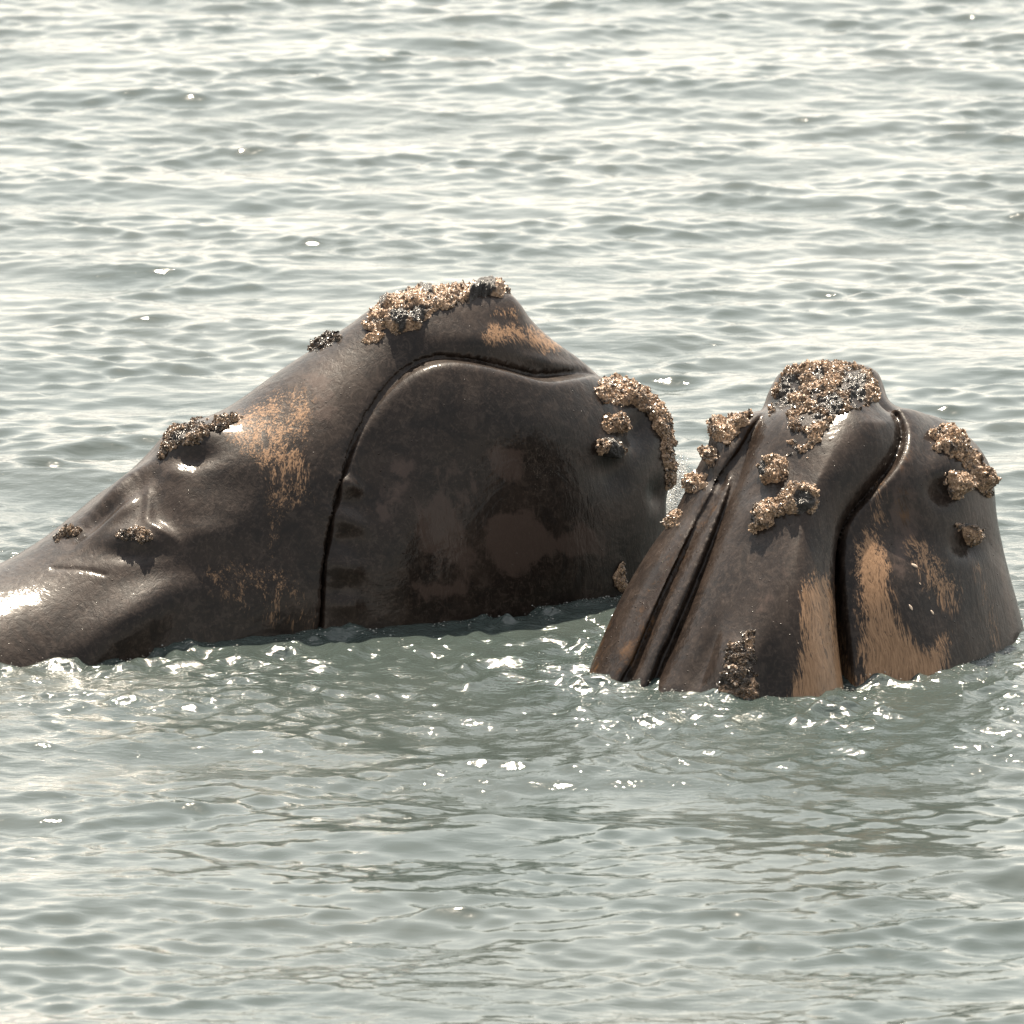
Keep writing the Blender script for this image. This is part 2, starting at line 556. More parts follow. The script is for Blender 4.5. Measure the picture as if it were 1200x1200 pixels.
def build_whale1():
    root = empty('right_whale', F1, 'dark brown whale with arched head lying along the water, splash at its chin', 'whale', 'whales raising their heads')
    all_o = spline(F1.trace(top1 + front1 + under1), 5)
    head_o = spline(F1.trace(head1), 5)
    lo = np.array([all_o[:, 0].min() - 0.08, -1.0, -1.35]); hi = np.array([all_o[:, 0].max() + 0.12, all_o[:, 1].max() + 0.1, 1.35])
    n = np.ceil((hi - lo) / VOX).astype(int)
    u = lo[0] + np.arange(n[0]) * VOX; v = lo[1] + np.arange(n[1]) * VOX; w = lo[2] + np.arange(n[2]) * VOX
    # 2D fields on a grid that reaches below the cut
    gh = 0.03
    gu = np.arange(lo[0] - 0.2, hi[0] + 0.2, gh); gv = np.arange(all_o[:, 1].min() - 0.1, hi[1] + 0.1, gh)
    GU, GV = np.meshgrid(gu, gv, indexing='ij')
    S = inflate(sdf_poly(GU, GV, all_o), gh)
    S = S / S.max()
    K = 1.12
    def height(a, b_):
        i = int(np.clip((a - gu[0]) / gh, 0, len(gu) - 1)); j = int(np.clip((b_ - gv[0]) / gh, 0, len(gv) - 1))
        return 0.97 * K * math.sqrt(max(0, S[i, j]))
    lip_o = spline(F1.trace_on(lip1, height), 5)
    def samp(A):
        x = np.clip((u - gu[0]) / gh, 0, len(gu) - 1.001); y = np.clip((v - gv[0]) / gh, 0, len(gv) - 1.001)
        i = x.astype(int); j = y.astype(int); fx = (x - i)[:, None]; fy = (y - j)[None]
        a = A[np.ix_(i, j)]; b_ = A[np.ix_(i + 1, j)]; c = A[np.ix_(i, j + 1)]; d = A[np.ix_(i + 1, j + 1)]
        return a * (1 - fx) * (1 - fy) + b_ * fx * (1 - fy) + c * (1 - fx) * fy + d * fx * fy
    S = samp(S)
    UU, VV = np.meshgrid(u, v, indexing='ij')
    dH = sdf_poly(UU, VV, head_o); dL = sdf_poly(UU, VV, lip_o)
    # pixel-like coordinates of the sagittal plane for shape blending
    PX = seen_at(F1.world(np.stack([UU.ravel(), VV.ravel(), np.full(UU.size, 0.6)], 1)))
    X = PX[:, 0].reshape(UU.shape); Y = PX[:, 1].reshape(UU.shape)
    a_head = 1.0 + 0.42 * (1 - sstep(-150, 300, X)) - 0.20 * sstep(380, 520, X) - 0.12 * sstep(520, 680, X)
    # lip sits a little inside the cheek low down at the rear, proud of the rostrum above
    b_lip = 0.955 + 0.055 * sstep(0.0, 0.5, dL) + 0.0 * X
    b_lip = b_lip + 0.07 * sstep(430, 520, X) * (1 - sstep(0.0, 0.6, dL))
    w2 = (w ** 2)[None, None, :]
    def slab(k2):
        q = (K * K * k2 ** 2 * S)[:, :, None]
        return (w2 - q) / (2 * np.sqrt(w2 + np.abs(q)) + 0.06)
    fh = smax(slab(a_head), -dH[:, :, None] + 0 * w2, 0.04)
    fl = smax(slab(b_lip), -dL[:, :, None] + 0 * w2, 0.055)
    f = smin(fh, fl, 0.012)
    # thin seam between lip and cheek
    seam = np.abs(dL + 0.006)
    f = np.maximum(f, ((0.018 - seam)[:, :, None]) * 0.8 * (np.abs(w)[None, None, :] > 0.2) + np.where(np.abs(w)[None, None, :] > 0.2, 0, -9) - 0.0 + np.where(slab(np.minimum(a_head, b_lip) - 0.05) < 0, -9, 0))
    f[:, 0] = np.maximum(f[:, 0], 0.01); f[0] = np.maximum(f[0], 0.01)
    f[:, :, 0] = 1; f[:, :, -1] = 1; f[-1] = 1; f[:, -1] = 1
    V, Q = surface_nets(f.astype(np.float32), lo, VOX)
    marks = [
        (236, 533, 28, 13, -12, -0.05), (225, 510, 40, 16, -20, 0.05),      # brow hollow and callosity rise
        (190, 602, 26, 20, 30, -0.03), (174, 592, 6, 22, 5, 0.022), (190, 622, 18, 6, 35, 0.025),
        (245, 625, 24, 15, 0, 0.022), (270, 570, 40, 26, 20, -0.025), (205, 553, 14, 10, 0, 0.015),
        (150, 570, 44, 9, -38, 0.07), (120, 606, 40, 8, -38, -0.045), (140, 600, 34, 7, -38, 0.03),
        (157, 630, 34, 14, 0, 0.03), (157, 648, 34, 10, 0, -0.03),
        (215, 668, 60, 18, -8, -0.02), (330, 700, 45, 40, 0, 0.03), (150, 730, 70, 30, -35, 0.11),
        (345, 560, 50, 90, 20, 0.03), (310, 640, 30, 60, 10, -0.03),
        (409, 568, 16, 9, 25, 0.034), (404, 590, 15, 8, 20, -0.016), (410, 611, 26, 11, 22, 0.034), (399, 634, 14, 9, 5, -0.018), (404, 664, 24, 13, 15, 0.036), (396, 694, 16, 10, 0, -0.014), (408, 708, 18, 12, 10, 0.024),
        (440, 560, 26, 60, 14, -0.04), (470, 640, 26, 60, 0, 0.03), (600, 500, 90, 50, 20, 0.03),
        (745, 505, 17, 24, 20, -0.07), (715, 555, 22, 22, 40, -0.03), (560, 400, 70, 18, 5, 0.03), (640, 425, 40, 7, 12, 0.02),
        (765, 470, 20, 18, 0, 0.03), (770, 580, 10, 16, 0, -0.03), (720, 520, 20, 14, 0, 0.04),
    ]
    marks += crease([(60, 666), (100, 668), (125, 674)], 2.5, -0.006)
    tan = [([(270, 490), (330, 455), (372, 465), (362, 520), (365, 590), (330, 600), (318, 660), (310, 560), (270, 520)], 0.5),
           ([(575, 385), (620, 384), (655, 402), (640, 410), (600, 398), (572, 402)], 0.95),
           ([(240, 660), (330, 660), (372, 720), (340, 740), (250, 700)], 0.34), ([(585, 360), (605, 365), (600, 372), (580, 368)], 0.8)]
    grey = [([(575, 530), (608, 530), (610, 562), (585, 562)], 1), ([(455, 535), (485, 540), (480, 560), (458, 555)], .8),
            ([(570, 610), (620, 600), (650, 630), (690, 616), (706, 636), (700, 655), (650, 650), (610, 674), (580, 665)], 1.0),
            ([(490, 590), (520, 570), (560, 640), (540, 670), (490, 640)], .7), ([(485, 680), (540, 680), (545, 700), (490, 702)], .8),
            ([(440, 570), (480, 565), (475, 610), (445, 615)], .6), ([(500, 545), (560, 545), (570, 600), (520, 600)], .45),
            ([(480, 560), (545, 570), (560, 660), (500, 690)], .4), ([(360, 430), (395, 420), (395, 480), (360, 500)], .6)]
    return root, finish_body(F1, V, Q, marks, tan, grey, [], M_SKIN1, root)

# ---- second whale: head risen steeply, top of the snout towards the viewer
YAW2 = math.radians(22)
TILT2 = math.radians(24)
F2 = Frame((2.02, 78.72, 0.0), YAW2, TILT2)
all2 = [(915, 436), (938, 426), (968, 423), (1003, 427), (1024, 437), (1032, 456), (1038, 474), (1060, 482), (1100, 492), (1130, 514), (1150, 545),
        (1157, 580), (1160, 620), (1174, 680), (1190, 740), (1206, 820), (1215, 960), (1150, 1080), (960, 1130), (760, 1080), (650, 960), (668, 850), (695, 780), (730, 700), (765, 640),
        (790, 605), (815, 555), (833, 520), (840, 500), (868, 487), (893, 480), (903, 456)]
ros2 = [(915, 434), (938, 424), (968, 420), (1003, 424), (1026, 434), (1034, 456), (1040, 472), (1058, 486), (1067, 508), (1056, 540), (1030, 570), (1004, 600), (992, 632),
        (989, 690), (994, 760), (1003, 830), (1012, 960), (960, 1130), (760, 1080), (768, 850), (788, 780), (802, 750), (832, 680), (857, 610), (879, 550), (894, 500), (904, 456)]
rlip2 = [(1050, 478), (1078, 480), (1110, 492), (1150, 520), (1180, 600), (1230, 760), (1250, 1000), (1100, 1140), (1030, 1100), (1014, 830), (1004, 760), (996, 690), (994, 636), (1002, 604), (1027, 573), (1051, 541), (1060, 510), (1054, 488)]
fold2 = [(868, 548), (858, 552), (846, 578), (816, 640), (786, 706), (756, 772), (735, 830), (715, 960), (760, 1000), (764, 850), (784, 774), (798, 742), (828, 672), (852, 612), (866, 570)]
llip2 = [(905, 474), (870, 478), (835, 490), (800, 540), (740, 640), (680, 740), (630, 860), (620, 1020), (705, 1020), (728, 830), (750, 768), (780, 700), (810, 636), (840, 576), (854, 548), (876, 520), (890, 494)]

def build_whale2():
    root = empty('right_whale', F2, 'whale with tan scraped patches, head risen upright, crusted snout tip uppermost', 'whale', 'whales raising their heads')
    all_o = spline(F2.trace(all2), 5)
    lo = np.array([all_o[:, 0].min() - 0.15, -1.0, -1.0]); hi = np.array([all_o[:, 0].max() + 0.15, all_o[:, 1].max() + 0.1, 1.75])
    n = np.ceil((hi - lo) / VOX).astype(int)
    u = lo[0] + np.arange(n[0]) * VOX; v = lo[1] + np.arange(n[1]) * VOX; w = lo[2] + np.arange(n[2]) * VOX
    gh = 0.025
    gu = np.arange(lo[0] - 0.2, hi[0] + 0.2, gh); gv = np.arange(all_o[:, 1].min() - 0.1, hi[1] + 0.1, gh)
    GU, GV = np.meshgrid(gu, gv, indexing='ij')
    S = inflate(sdf_poly(GU, GV, all_o), gh)
    S = S / S.max()
    K = 1.27
    S0 = S
    def height(a, b_):
        i = int(np.clip((a - gu[0]) / gh, 0, len(gu) - 1)); j = int(np.clip((b_ - gv[0]) / gh, 0, len(gv) - 1))
        return 0.95 * K * math.sqrt(max(0, S0[i, j]))
    def samp(A):
        x = np.clip((u - gu[0]) / gh, 0, len(gu) - 1.001); y = np.clip((v - gv[0]) / gh, 0, len(gv) - 1.001)
        i = x.astype(int); j = y.astype(int); fx = (x - i)[:, None]; fy = (y - j)[None]
        return A[np.ix_(i, j)] * (1 - fx) * (1 - fy) + A[np.ix_(i + 1, j)] * fx * (1 - fy) + A[np.ix_(i, j + 1)] * (1 - fx) * fy + A[np.ix_(i + 1, j + 1)] * fx * fy
    S = samp(S)
    UU, VV = np.meshgrid(u, v, indexing='ij')
    w3 = w[None, None, :]
    def slab(k, off=0.0):
        ww = np.where(w3 > 0, w3, w3 * 1.25) - off
        q = (K * K * k * k * S)[:, :, None] if not np.isscalar(k) else (K * K * k * k * S)[:, :, None]
        w2 = ww * ww
        return (w2 - q) / (2 * np.sqrt(np.abs(w2) + np.abs(q)) + 0.06)
    back = smax(slab(0.64), -w3 - 0.9 + 0 * S[:, :, None], 0.1)
    def comp(outl, k, r, off=0.0):
        d = sdf_poly(UU, VV, spline(F2.trace_on(outl, height), 5))
        return smax(slab(k, off), -d[:, :, None] + 0 * w3, r)
    dR = sdf_poly(UU, VV, spline(F2.trace_on(ros2, height), 5))
    ridge = 0.90 + 0.21 * sstep(0.0, 0.42, dR)
    fr_ = smax(slab(ridge, 0.03), -dR[:, :, None] + 0 * w3, 0.15)
    f = smin(back, fr_, 0.012)
    PY = seen_at(F2.world(np.stack([UU.ravel(), VV.ravel(), np.full(UU.size, 0.7)], 1)))
    PXX = PY[:, 0].reshape(UU.shape); PY = PY[:, 1].reshape(UU.shape)
    f = smin(f, comp(rlip2, (0.86 + 0.15 * (1 - sstep(530, 650, PY))) * (1 - 0.13 * sstep(1060, 1190, PXX)), 0.05), 0.012)
    f = smin(f, comp(fold2, 0.83, 0.13), 0.012)
    f = smin(f, comp(llip2, 0.84, 0.07), 0.012)
    f = np.maximum(f, slab(1.3))
    f[:, 0] = np.maximum(f[:, 0], 0.01); f[0] = 1; f[-1] = 1; f[:, -1] = 1; f[:, :, 0] = 1; f[:, :, -1] = 1
    V, Q = surface_nets(f.astype(np.float32), lo, VOX)
    marks = [
        (940, 500, 40, 30, 0, 0.03), (1000, 520, 40, 40, 0, -0.02), (905, 560, 14, 14, 0, 0.03), (905, 600, 34, 20, -15, 0.04),
        (860, 790, 24, 44, 8, 0.07), (826, 770, 10, 40, 20, -0.05), (900, 800, 16, 40, 0, -0.05), (930, 700, 20, 60, 0, 0.02),
        (1106, 575, 18, 16, 10, -0.05), (1120, 540, 22, 26, 0, 0.04), (1134, 640, 16, 14, 0, -0.035), (1060, 620, 40, 40, 40, -0.04),
        (1040, 700, 40, 70, 0, 0.03), (1100, 700, 30, 60, 0, -0.03), (1090, 520, 14, 40, 10, -0.03),
        (845, 520, 12, 14, 0, 0.03), (835, 560, 14, 12, 0, -0.04), (770, 690, 8, 60, 30, -0.02),
    ]
    tan = [([(940, 690), (962, 672), (975, 690), (985, 760), (1002, 830), (925, 835), (940, 770)], 0.95),
           ([(1015, 620), (1035, 640), (1050, 720), (1085, 760), (1110, 740), (1105, 790), (1070, 815), (1012, 835), (1008, 720), (1003, 650)], 0.9),
           ([(1060, 632), (1090, 640), (1125, 690), (1120, 720), (1090, 700), (1068, 660)], 0.62),
           ([(1005, 640), (1020, 610), (1030, 560), (1040, 600), (1030, 650)], 0.5), ([(1140, 660), (1148, 664), (1172, 750), (1160, 750)], 0.6)]
    grey = [([(1040, 560), (1070, 530), (1085, 600), (1060, 680), (1040, 640)], .55), ([(890, 650), (930, 660), (920, 720), (880, 720)], .4)]
    stain = [([(890, 486), (880, 520), (858, 545), (862, 505)], .8), ([(850, 560), (820, 630), (785, 690), (745, 780), (715, 790), (755, 700), (800, 620), (835, 570)], .68),
             ([(720, 720), (700, 785), (690, 790), (705, 740)], .7), ([(1075, 510), (1060, 545), (1050, 560), (1062, 530)], .7), ([(1052, 575), (1064, 570), (1066, 610), (1056, 612)], .8)]
    return root, finish_body(F2, V, Q, marks, tan, grey, stain, M_SKIN2, root)

W1_root, W1 = build_whale1()
W2_root, W2 = build_whale2()

# ------------------------------------------------------------------ callosities: crusts grown on the skin, with barnacles
def fbm(p, oct=3):
    return mnoise.fractal(p, 1.0, 2.0, oct)

def callosity(root, fr, data, poly, lift=0.03, rough=0.02, mounds=(), pits=(), min_face=0.0, cover=0.5, size=0.006, dark=0.0, label=None, tone=(0.2, 1.0), cap=7000):
    body, V, Q, N, W, PX, facing = data
    P = spline(poly, 5)
    lo, hi = P.min(0), P.max(0)
    qc = PX[Q].mean(1)
    ok = ((qc > lo) & (qc < hi)).all(1) & (facing[Q].mean(1) > min_face) & (W[Q][:, :, 2].mean(1) > -0.15)
    k = np.nonzero(ok)[0]
    d = sdf_poly(qc[k, 0], qc[k, 1], P)
    k = k[d > 0]
    # keep only the skin nearest the viewer at that place
    dist = np.linalg.norm(W[Q[k]].mean(1) - C0, axis=1)
    if len(k) == 0: return None
    k = k[dist < np.percentile(dist, 20) + 0.55]
    vi, inv = np.unique(Q[k], return_inverse=True)
    bm = bmesh.new()
    bv = [bm.verts.new(V[i]) for i in vi]
    for f in inv.reshape(-1, 4):
        try: bm.faces.new([bv[i] for i in f])
        except ValueError: pass
    # one patch only: keep the largest connected piece
    left = set(bm.faces); best = set()
    while left:
        st = [left.pop()]; comp = set(st)
        while st:
            for e in st.pop().edges:
                for q in e.link_faces:
                    if q in left: left.discard(q); comp.add(q); st.append(q)
        if len(comp) > len(best): best = comp
    bmesh.ops.delete(bm, geom=[f for f in bm.faces if f not in best], context='FACES')
    bmesh.ops.subdivide_edges(bm, edges=bm.edges[:], cuts=2, use_grid_fill=True, smooth=0.0)
    bm.normal_update()
    bm.verts.index_update()
    co = np.array([v.co[:] for v in bm.verts]); no = np.array([v.normal[:] for v in bm.verts])
    px = seen_at(fr.world(co))
    dd = sdf_poly(px[:, 0], px[:, 1], P)
    bnd = np.array([v.is_boundary for v in bm.verts])
    wob = np.array([7.0 * fbm(Vector(p) * 9.0, 3) + 4.0 * fbm(Vector(p) * 26.0, 2) for p in co])
    edge = sstep(-1, 9, dd + wob - 1.0)
    h = np.zeros(len(co)); dk = np.full(len(co), dark)
    for i, p in enumerate(co):
        v = Vector(p)
        n1 = fbm(v * 7.0); n2 = fbm(v * 24.0, 3)
        h[i] = lift * (0.55 + 0.6 * n1) + rough * (n2 + 0.4 * abs(fbm(v * 55.0, 2)))
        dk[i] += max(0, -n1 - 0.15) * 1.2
    for x, y, r, a in mounds:
        q = ((px[:, 0] - x) ** 2 + (px[:, 1] - y) ** 2) / (r * r)
        h += a * np.exp(-q * q * 0.8)
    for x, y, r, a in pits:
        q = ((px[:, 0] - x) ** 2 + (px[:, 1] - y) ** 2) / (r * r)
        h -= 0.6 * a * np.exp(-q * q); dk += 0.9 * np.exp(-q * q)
    h = h * edge - 0.012 * (1 - edge)
    h[bnd] = -0.02
    cut = co + no * h[:, None]
    for v, p in zip(bm.verts, cut): v.co = p
    bm.normal_update()
    me = bpy.data.meshes.new('callosity')
    bm.to_mesh(me)
    fc = np.array([f.calc_center_median()[:] for f in bm.faces]); fnm = np.array([f.normal[:] for f in bm.faces])
    clump = np.array([fbm(Vector(p) * 11.0, 3) for p in fc])
    fe = np.array([np.mean([edge[v.index] for v in f.verts]) for f in bm.faces]); fd = np.array([np.mean([dk[v.index] for v in f.verts]) for f in bm.faces])
    bm.free()
    me.polygons.foreach_set('use_smooth', np.ones(len(me.polygons), bool))
    set_attr(me, 'dark', dk)
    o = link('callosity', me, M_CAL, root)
    if label: o['label'] = label
    # barnacle grains
    cand = np.nonzero((fe > 0.4) & (clump + RNG.normal(0, 0.25, len(fe)) > -0.25) & (fd < 0.55 + dark))[0]
    nb = int(min(cap, len(cand) * cover))
    if nb > 5:
        pick = RNG.choice(cand, nb, replace=False)
        VV, FF, TT = [], [], []
        for i in pick:
            c = Vector(fc[i]); nn = (Vector(fnm[i]) + Vector(RNG.normal(0, 0.45, 3))).normalized()
            t1 = nn.orthogonal().normalized(); t2 = nn.cross(t1)
            r = size * math.exp(RNG.normal(-0.12, 0.38)); hh = r * RNG.uniform(0.3, 1.7)
            b = len(VV)
            a0 = RNG.uniform(0, 6.28)
            for rr, z in ((r, -0.3 * r), (r * 0.55, hh)):
                for s_ in range(5):
                    a = a0 + s_ * 1.2566
                    j = RNG.uniform(0.8, 1.2)
                    VV.append((c + (t1 * math.cos(a) + t2 * math.sin(a)) * rr * j + nn * z)[:])
            VV.append((c + nn * hh * 0.7)[:])
            for s_ in range(5):
                q = (s_ + 1) % 5
                FF.append((b + s_, b + q, b + 5 + q)); FF.append((b + s_, b + 5 + q, b + 5 + s_)); FF.append((b + 5 + s_, b + 5 + q, b + 10))
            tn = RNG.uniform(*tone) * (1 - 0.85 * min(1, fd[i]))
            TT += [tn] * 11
        bme = make_mesh('barnacles', np.array(VV), np.array(FF), False)
        set_attr(bme, 'tone', TT)
        bo = link('barnacles', bme, M_BAR, o)
        bo['kind'] = 'stuff'
    return o

def c1(poly, **k): return callosity(W1_root, F1, W1, poly, **k)
def c2(poly, **k): return callosity(W2_root, F2, W2, poly, **k)

# first whale
c1([(425, 382), (445, 350), (480, 334), (545, 322), (600, 330), (608, 345), (585, 352), (550, 356), (515, 366), (500, 378), (492, 386), (440, 392)],
   min_face=-0.6, lift=0.035, rough=0.03, mounds=[(470, 378, 12, .05), (490, 376, 9, .05), (572, 338, 14, .05), (556, 350, 9, .04), (500, 342, 8, .03), (455, 355, 7, .03)],
   pits=[(468, 376, 11, .0), (488, 374, 9, .0), (568, 338, 12, .0), (556, 350, 9, 0), (500, 340, 8, 0), (530, 332, 8, 0), (450, 352, 7, 0), (590, 334, 7, 0)], cover=0.18,
   label='long tan bonnet crust with dark clumps on top of the snout')
c1([(418, 400), (432, 386), (460, 384), (470, 392), (450, 398), (425, 410)], lift=0.012, rough=0.012, cover=0.5)
c1([(360, 415), (368, 398), (385, 388), (402, 392), (395, 402), (375, 412)], min_face=-0.7, lift=0.05, rough=0.035, dark=0.8, cover=0.5)
c1([(185, 538), (192, 512), (212, 498), (245, 490), (285, 484), (282, 496), (255, 510), (235, 522), (205, 530)], min_face=-0.6, lift=0.045, rough=0.02, dark=0.35, cover=0.6, tone=(0.1, .8),
   label='brown grainy crust above the brow')
c1([(132, 630), (145, 618), (170, 618), (182, 628), (170, 637), (145, 638)], lift=0.03, rough=0.02, dark=0.5, cover=0.5)
c1([(62, 635), (70, 620), (82, 614), (98, 622), (90, 632)], min_face=-0.6, lift=0.04, rough=0.02, dark=0.5, cover=0.5)
c1([(692, 455), (710, 442), (740, 446), (772, 466), (790, 500), (794, 545), (785, 580), (776, 565), (770, 520), (755, 488), (735, 478), (712, 476)], min_face=-0.65, lift=0.04, rough=0.03,
   mounds=[(740, 468, 12, .04), (770, 500, 10, .03)], cover=0.7, tone=(0.15, 1), label='grainy tan crust wrapping the chin')
c1([(704, 490), (715, 480), (732, 486), (736, 506), (722, 512), (706, 504)], lift=0.05, rough=0.02, mounds=[(722, 500, 12, .05)], cover=0.7)
c1([(697, 522), (704, 508), (722, 512), (730, 528), (722, 540), (704, 536)], lift=0.06, rough=0.02, mounds=[(714, 526, 13, .08)], pits=[(712, 530, 9, .03)], cover=0.6, tone=(0.05, .7))
c1([(719, 665), (727, 655), (736, 664), (737, 690), (726, 698), (719, 688)], lift=0.04, rough=0.02, cover=0.6)
# second whale
c2([(903, 465), (910, 438), (938, 422), (970, 417), (1005, 422), (1028, 434), (1034, 470), (1018, 478), (996, 486), (972, 505), (958, 528), (945, 538), (922, 540), (922, 500), (915, 482), (900, 490)],
   min_face=-0.6, lift=0.03, rough=0.03, mounds=[(925, 455, 14, .03), (1005, 452, 14, .03), (978, 475, 14, .03)],
   pits=[(928, 452, 13, .06), (916, 474, 12, .05), (1000, 448, 14, .06), (978, 475, 13, .06), (945, 492, 10, .06), (938, 514, 10, .06), (1004, 470, 11, .05), (930, 531, 8, .04), (960, 440, 7, .03), (955, 462, 6, .03)], cover=0.6,
   label='pitted orange tan bonnet crust covering the snout tip')
c2([(890, 555), (898, 538), (918, 536), (928, 548), (922, 562), (905, 570), (892, 566)], lift=0.06, rough=0.02, mounds=[(908, 552, 14, .06)], pits=[(897, 556, 8, .03)], cover=0.6)
c2([(876, 610), (884, 592), (905, 582), (915, 572), (940, 564), (956, 576), (957, 598), (942, 610), (920, 606), (902, 622), (882, 626)], lift=0.05, rough=0.02,
   mounds=[(940, 586, 17, .07), (888, 610, 14, .05)], pits=[(942, 592, 10, .06), (885, 612, 8, .04)], cover=0.6, label='double mound of tan crust below the snout tip')
c2([(834, 500), (850, 488), (880, 484), (878, 500), (862, 512), (850, 524), (836, 522)], min_face=-0.6, lift=0.04, rough=0.03, mounds=[(842, 505, 9, .05)], cover=0.5)
c2([(826, 530), (838, 520), (848, 524), (846, 540), (830, 552)], min_face=-0.6, lift=0.05, rough=0.025, dark=0.3, mounds=[(834, 536, 9, .05)], cover=0.5)
c2([(803, 570), (815, 555), (832, 556), (828, 570), (808, 582)], min_face=-0.6, lift=0.05, rough=0.025, mounds=[(816, 566, 9, .04)], cover=0.5)
c2([(778, 612), (788, 598), (800, 600), (798, 612), (784, 622)], min_face=-0.6, lift=0.04, rough=0.02, dark=0.2, cover=0.5)
c2([(840, 800), (845, 770), (866, 742), (884, 740), (888, 775), (890, 820), (850, 830)], lift=0.03, rough=0.03, dark=0.35, cover=0.8, tone=(0.05, .6), label='dark grainy crust by the waterline')
c2([(1088, 505), (1100, 496), (1122, 506), (1145, 530), (1160, 555), (1162, 582), (1150, 584), (1138, 560), (1124, 545), (1108, 535), (1092, 525)], min_face=-0.6, lift=0.05, rough=0.03,
   mounds=[(1150, 560, 12, .06), (1115, 520, 14, .04)], cover=0.6, label='tan crust along the lip edge')
c2([(1104, 560), (1112, 550), (1130, 552), (1136, 568), (1132, 582), (1118, 586), (1106, 576)], lift=0.06, rough=0.02, mounds=[(1122, 566, 14, .07)], cover=0.5)
c2([(1120, 615), (1128, 608), (1142, 614), (1150, 630), (1142, 642), (1128, 634)], lift=0.06, rough=0.025, dark=0.3, mounds=[(1136, 624, 11, .06)], cover=0.5)

# pale single shells on the right lip of the second whale
def flecks():
    m, nt, b = new_mat('pale_shell')
    b.inputs['Base Color'].default_value = (0.40, 0.31, 0.24, 1); b.inputs['Roughness'].default_value = 0.4
    body, V, Q, N, W, PX, facing = W2
    vis = np.nonzero(facing > 0.1)[0]
    for x, y, a, l in ((1072, 662, 65, .026), (1068, 713, 70, .022), (1094, 718, 65, .018), (1080, 684, 60, .010)):
        i = vis[np.argmin(((PX[vis] - (x, y)) ** 2).sum(1) + 400 * (np.linalg.norm(W[vis] - C0, axis=1) - 79))]
        bm = bmesh.new()
        bmesh.ops.create_icosphere(bm, subdivisions=2, radius=1.0)
        me = bpy.data.meshes.new('shell')
        for v in bm.verts: v.co *= 1 + 0.12 * mnoise.noise(v.co * 2.0 + Vector((x, y, 0)))
        bm.to_mesh(me); bm.free()
        o = link('shell', me, m, W2_root)
        o.location = V[i]; o.scale = (l, l * 0.45, l * 0.3)
        o.rotation_euler = (Vector(N[i]).to_track_quat('Z', 'X').to_matrix() @ Matrix.Rotation(math.radians(-a), 3, 'Z')).to_euler()
flecks()

# ------------------------------------------------------------------ sea
def graded(a, b, step, far, grow=1.16):
    core = list(np.arange(a, b, step))
    def ext(s0, lim):
        out, x, s = [], 0.0, step
        while x < lim: s *= grow; x += s; out.append(x)
        return np.array(out)
    return np.array(sorted([a - q for q in ext(a, far)] + core + [core[-1] + q for q in ext(b, far)]))

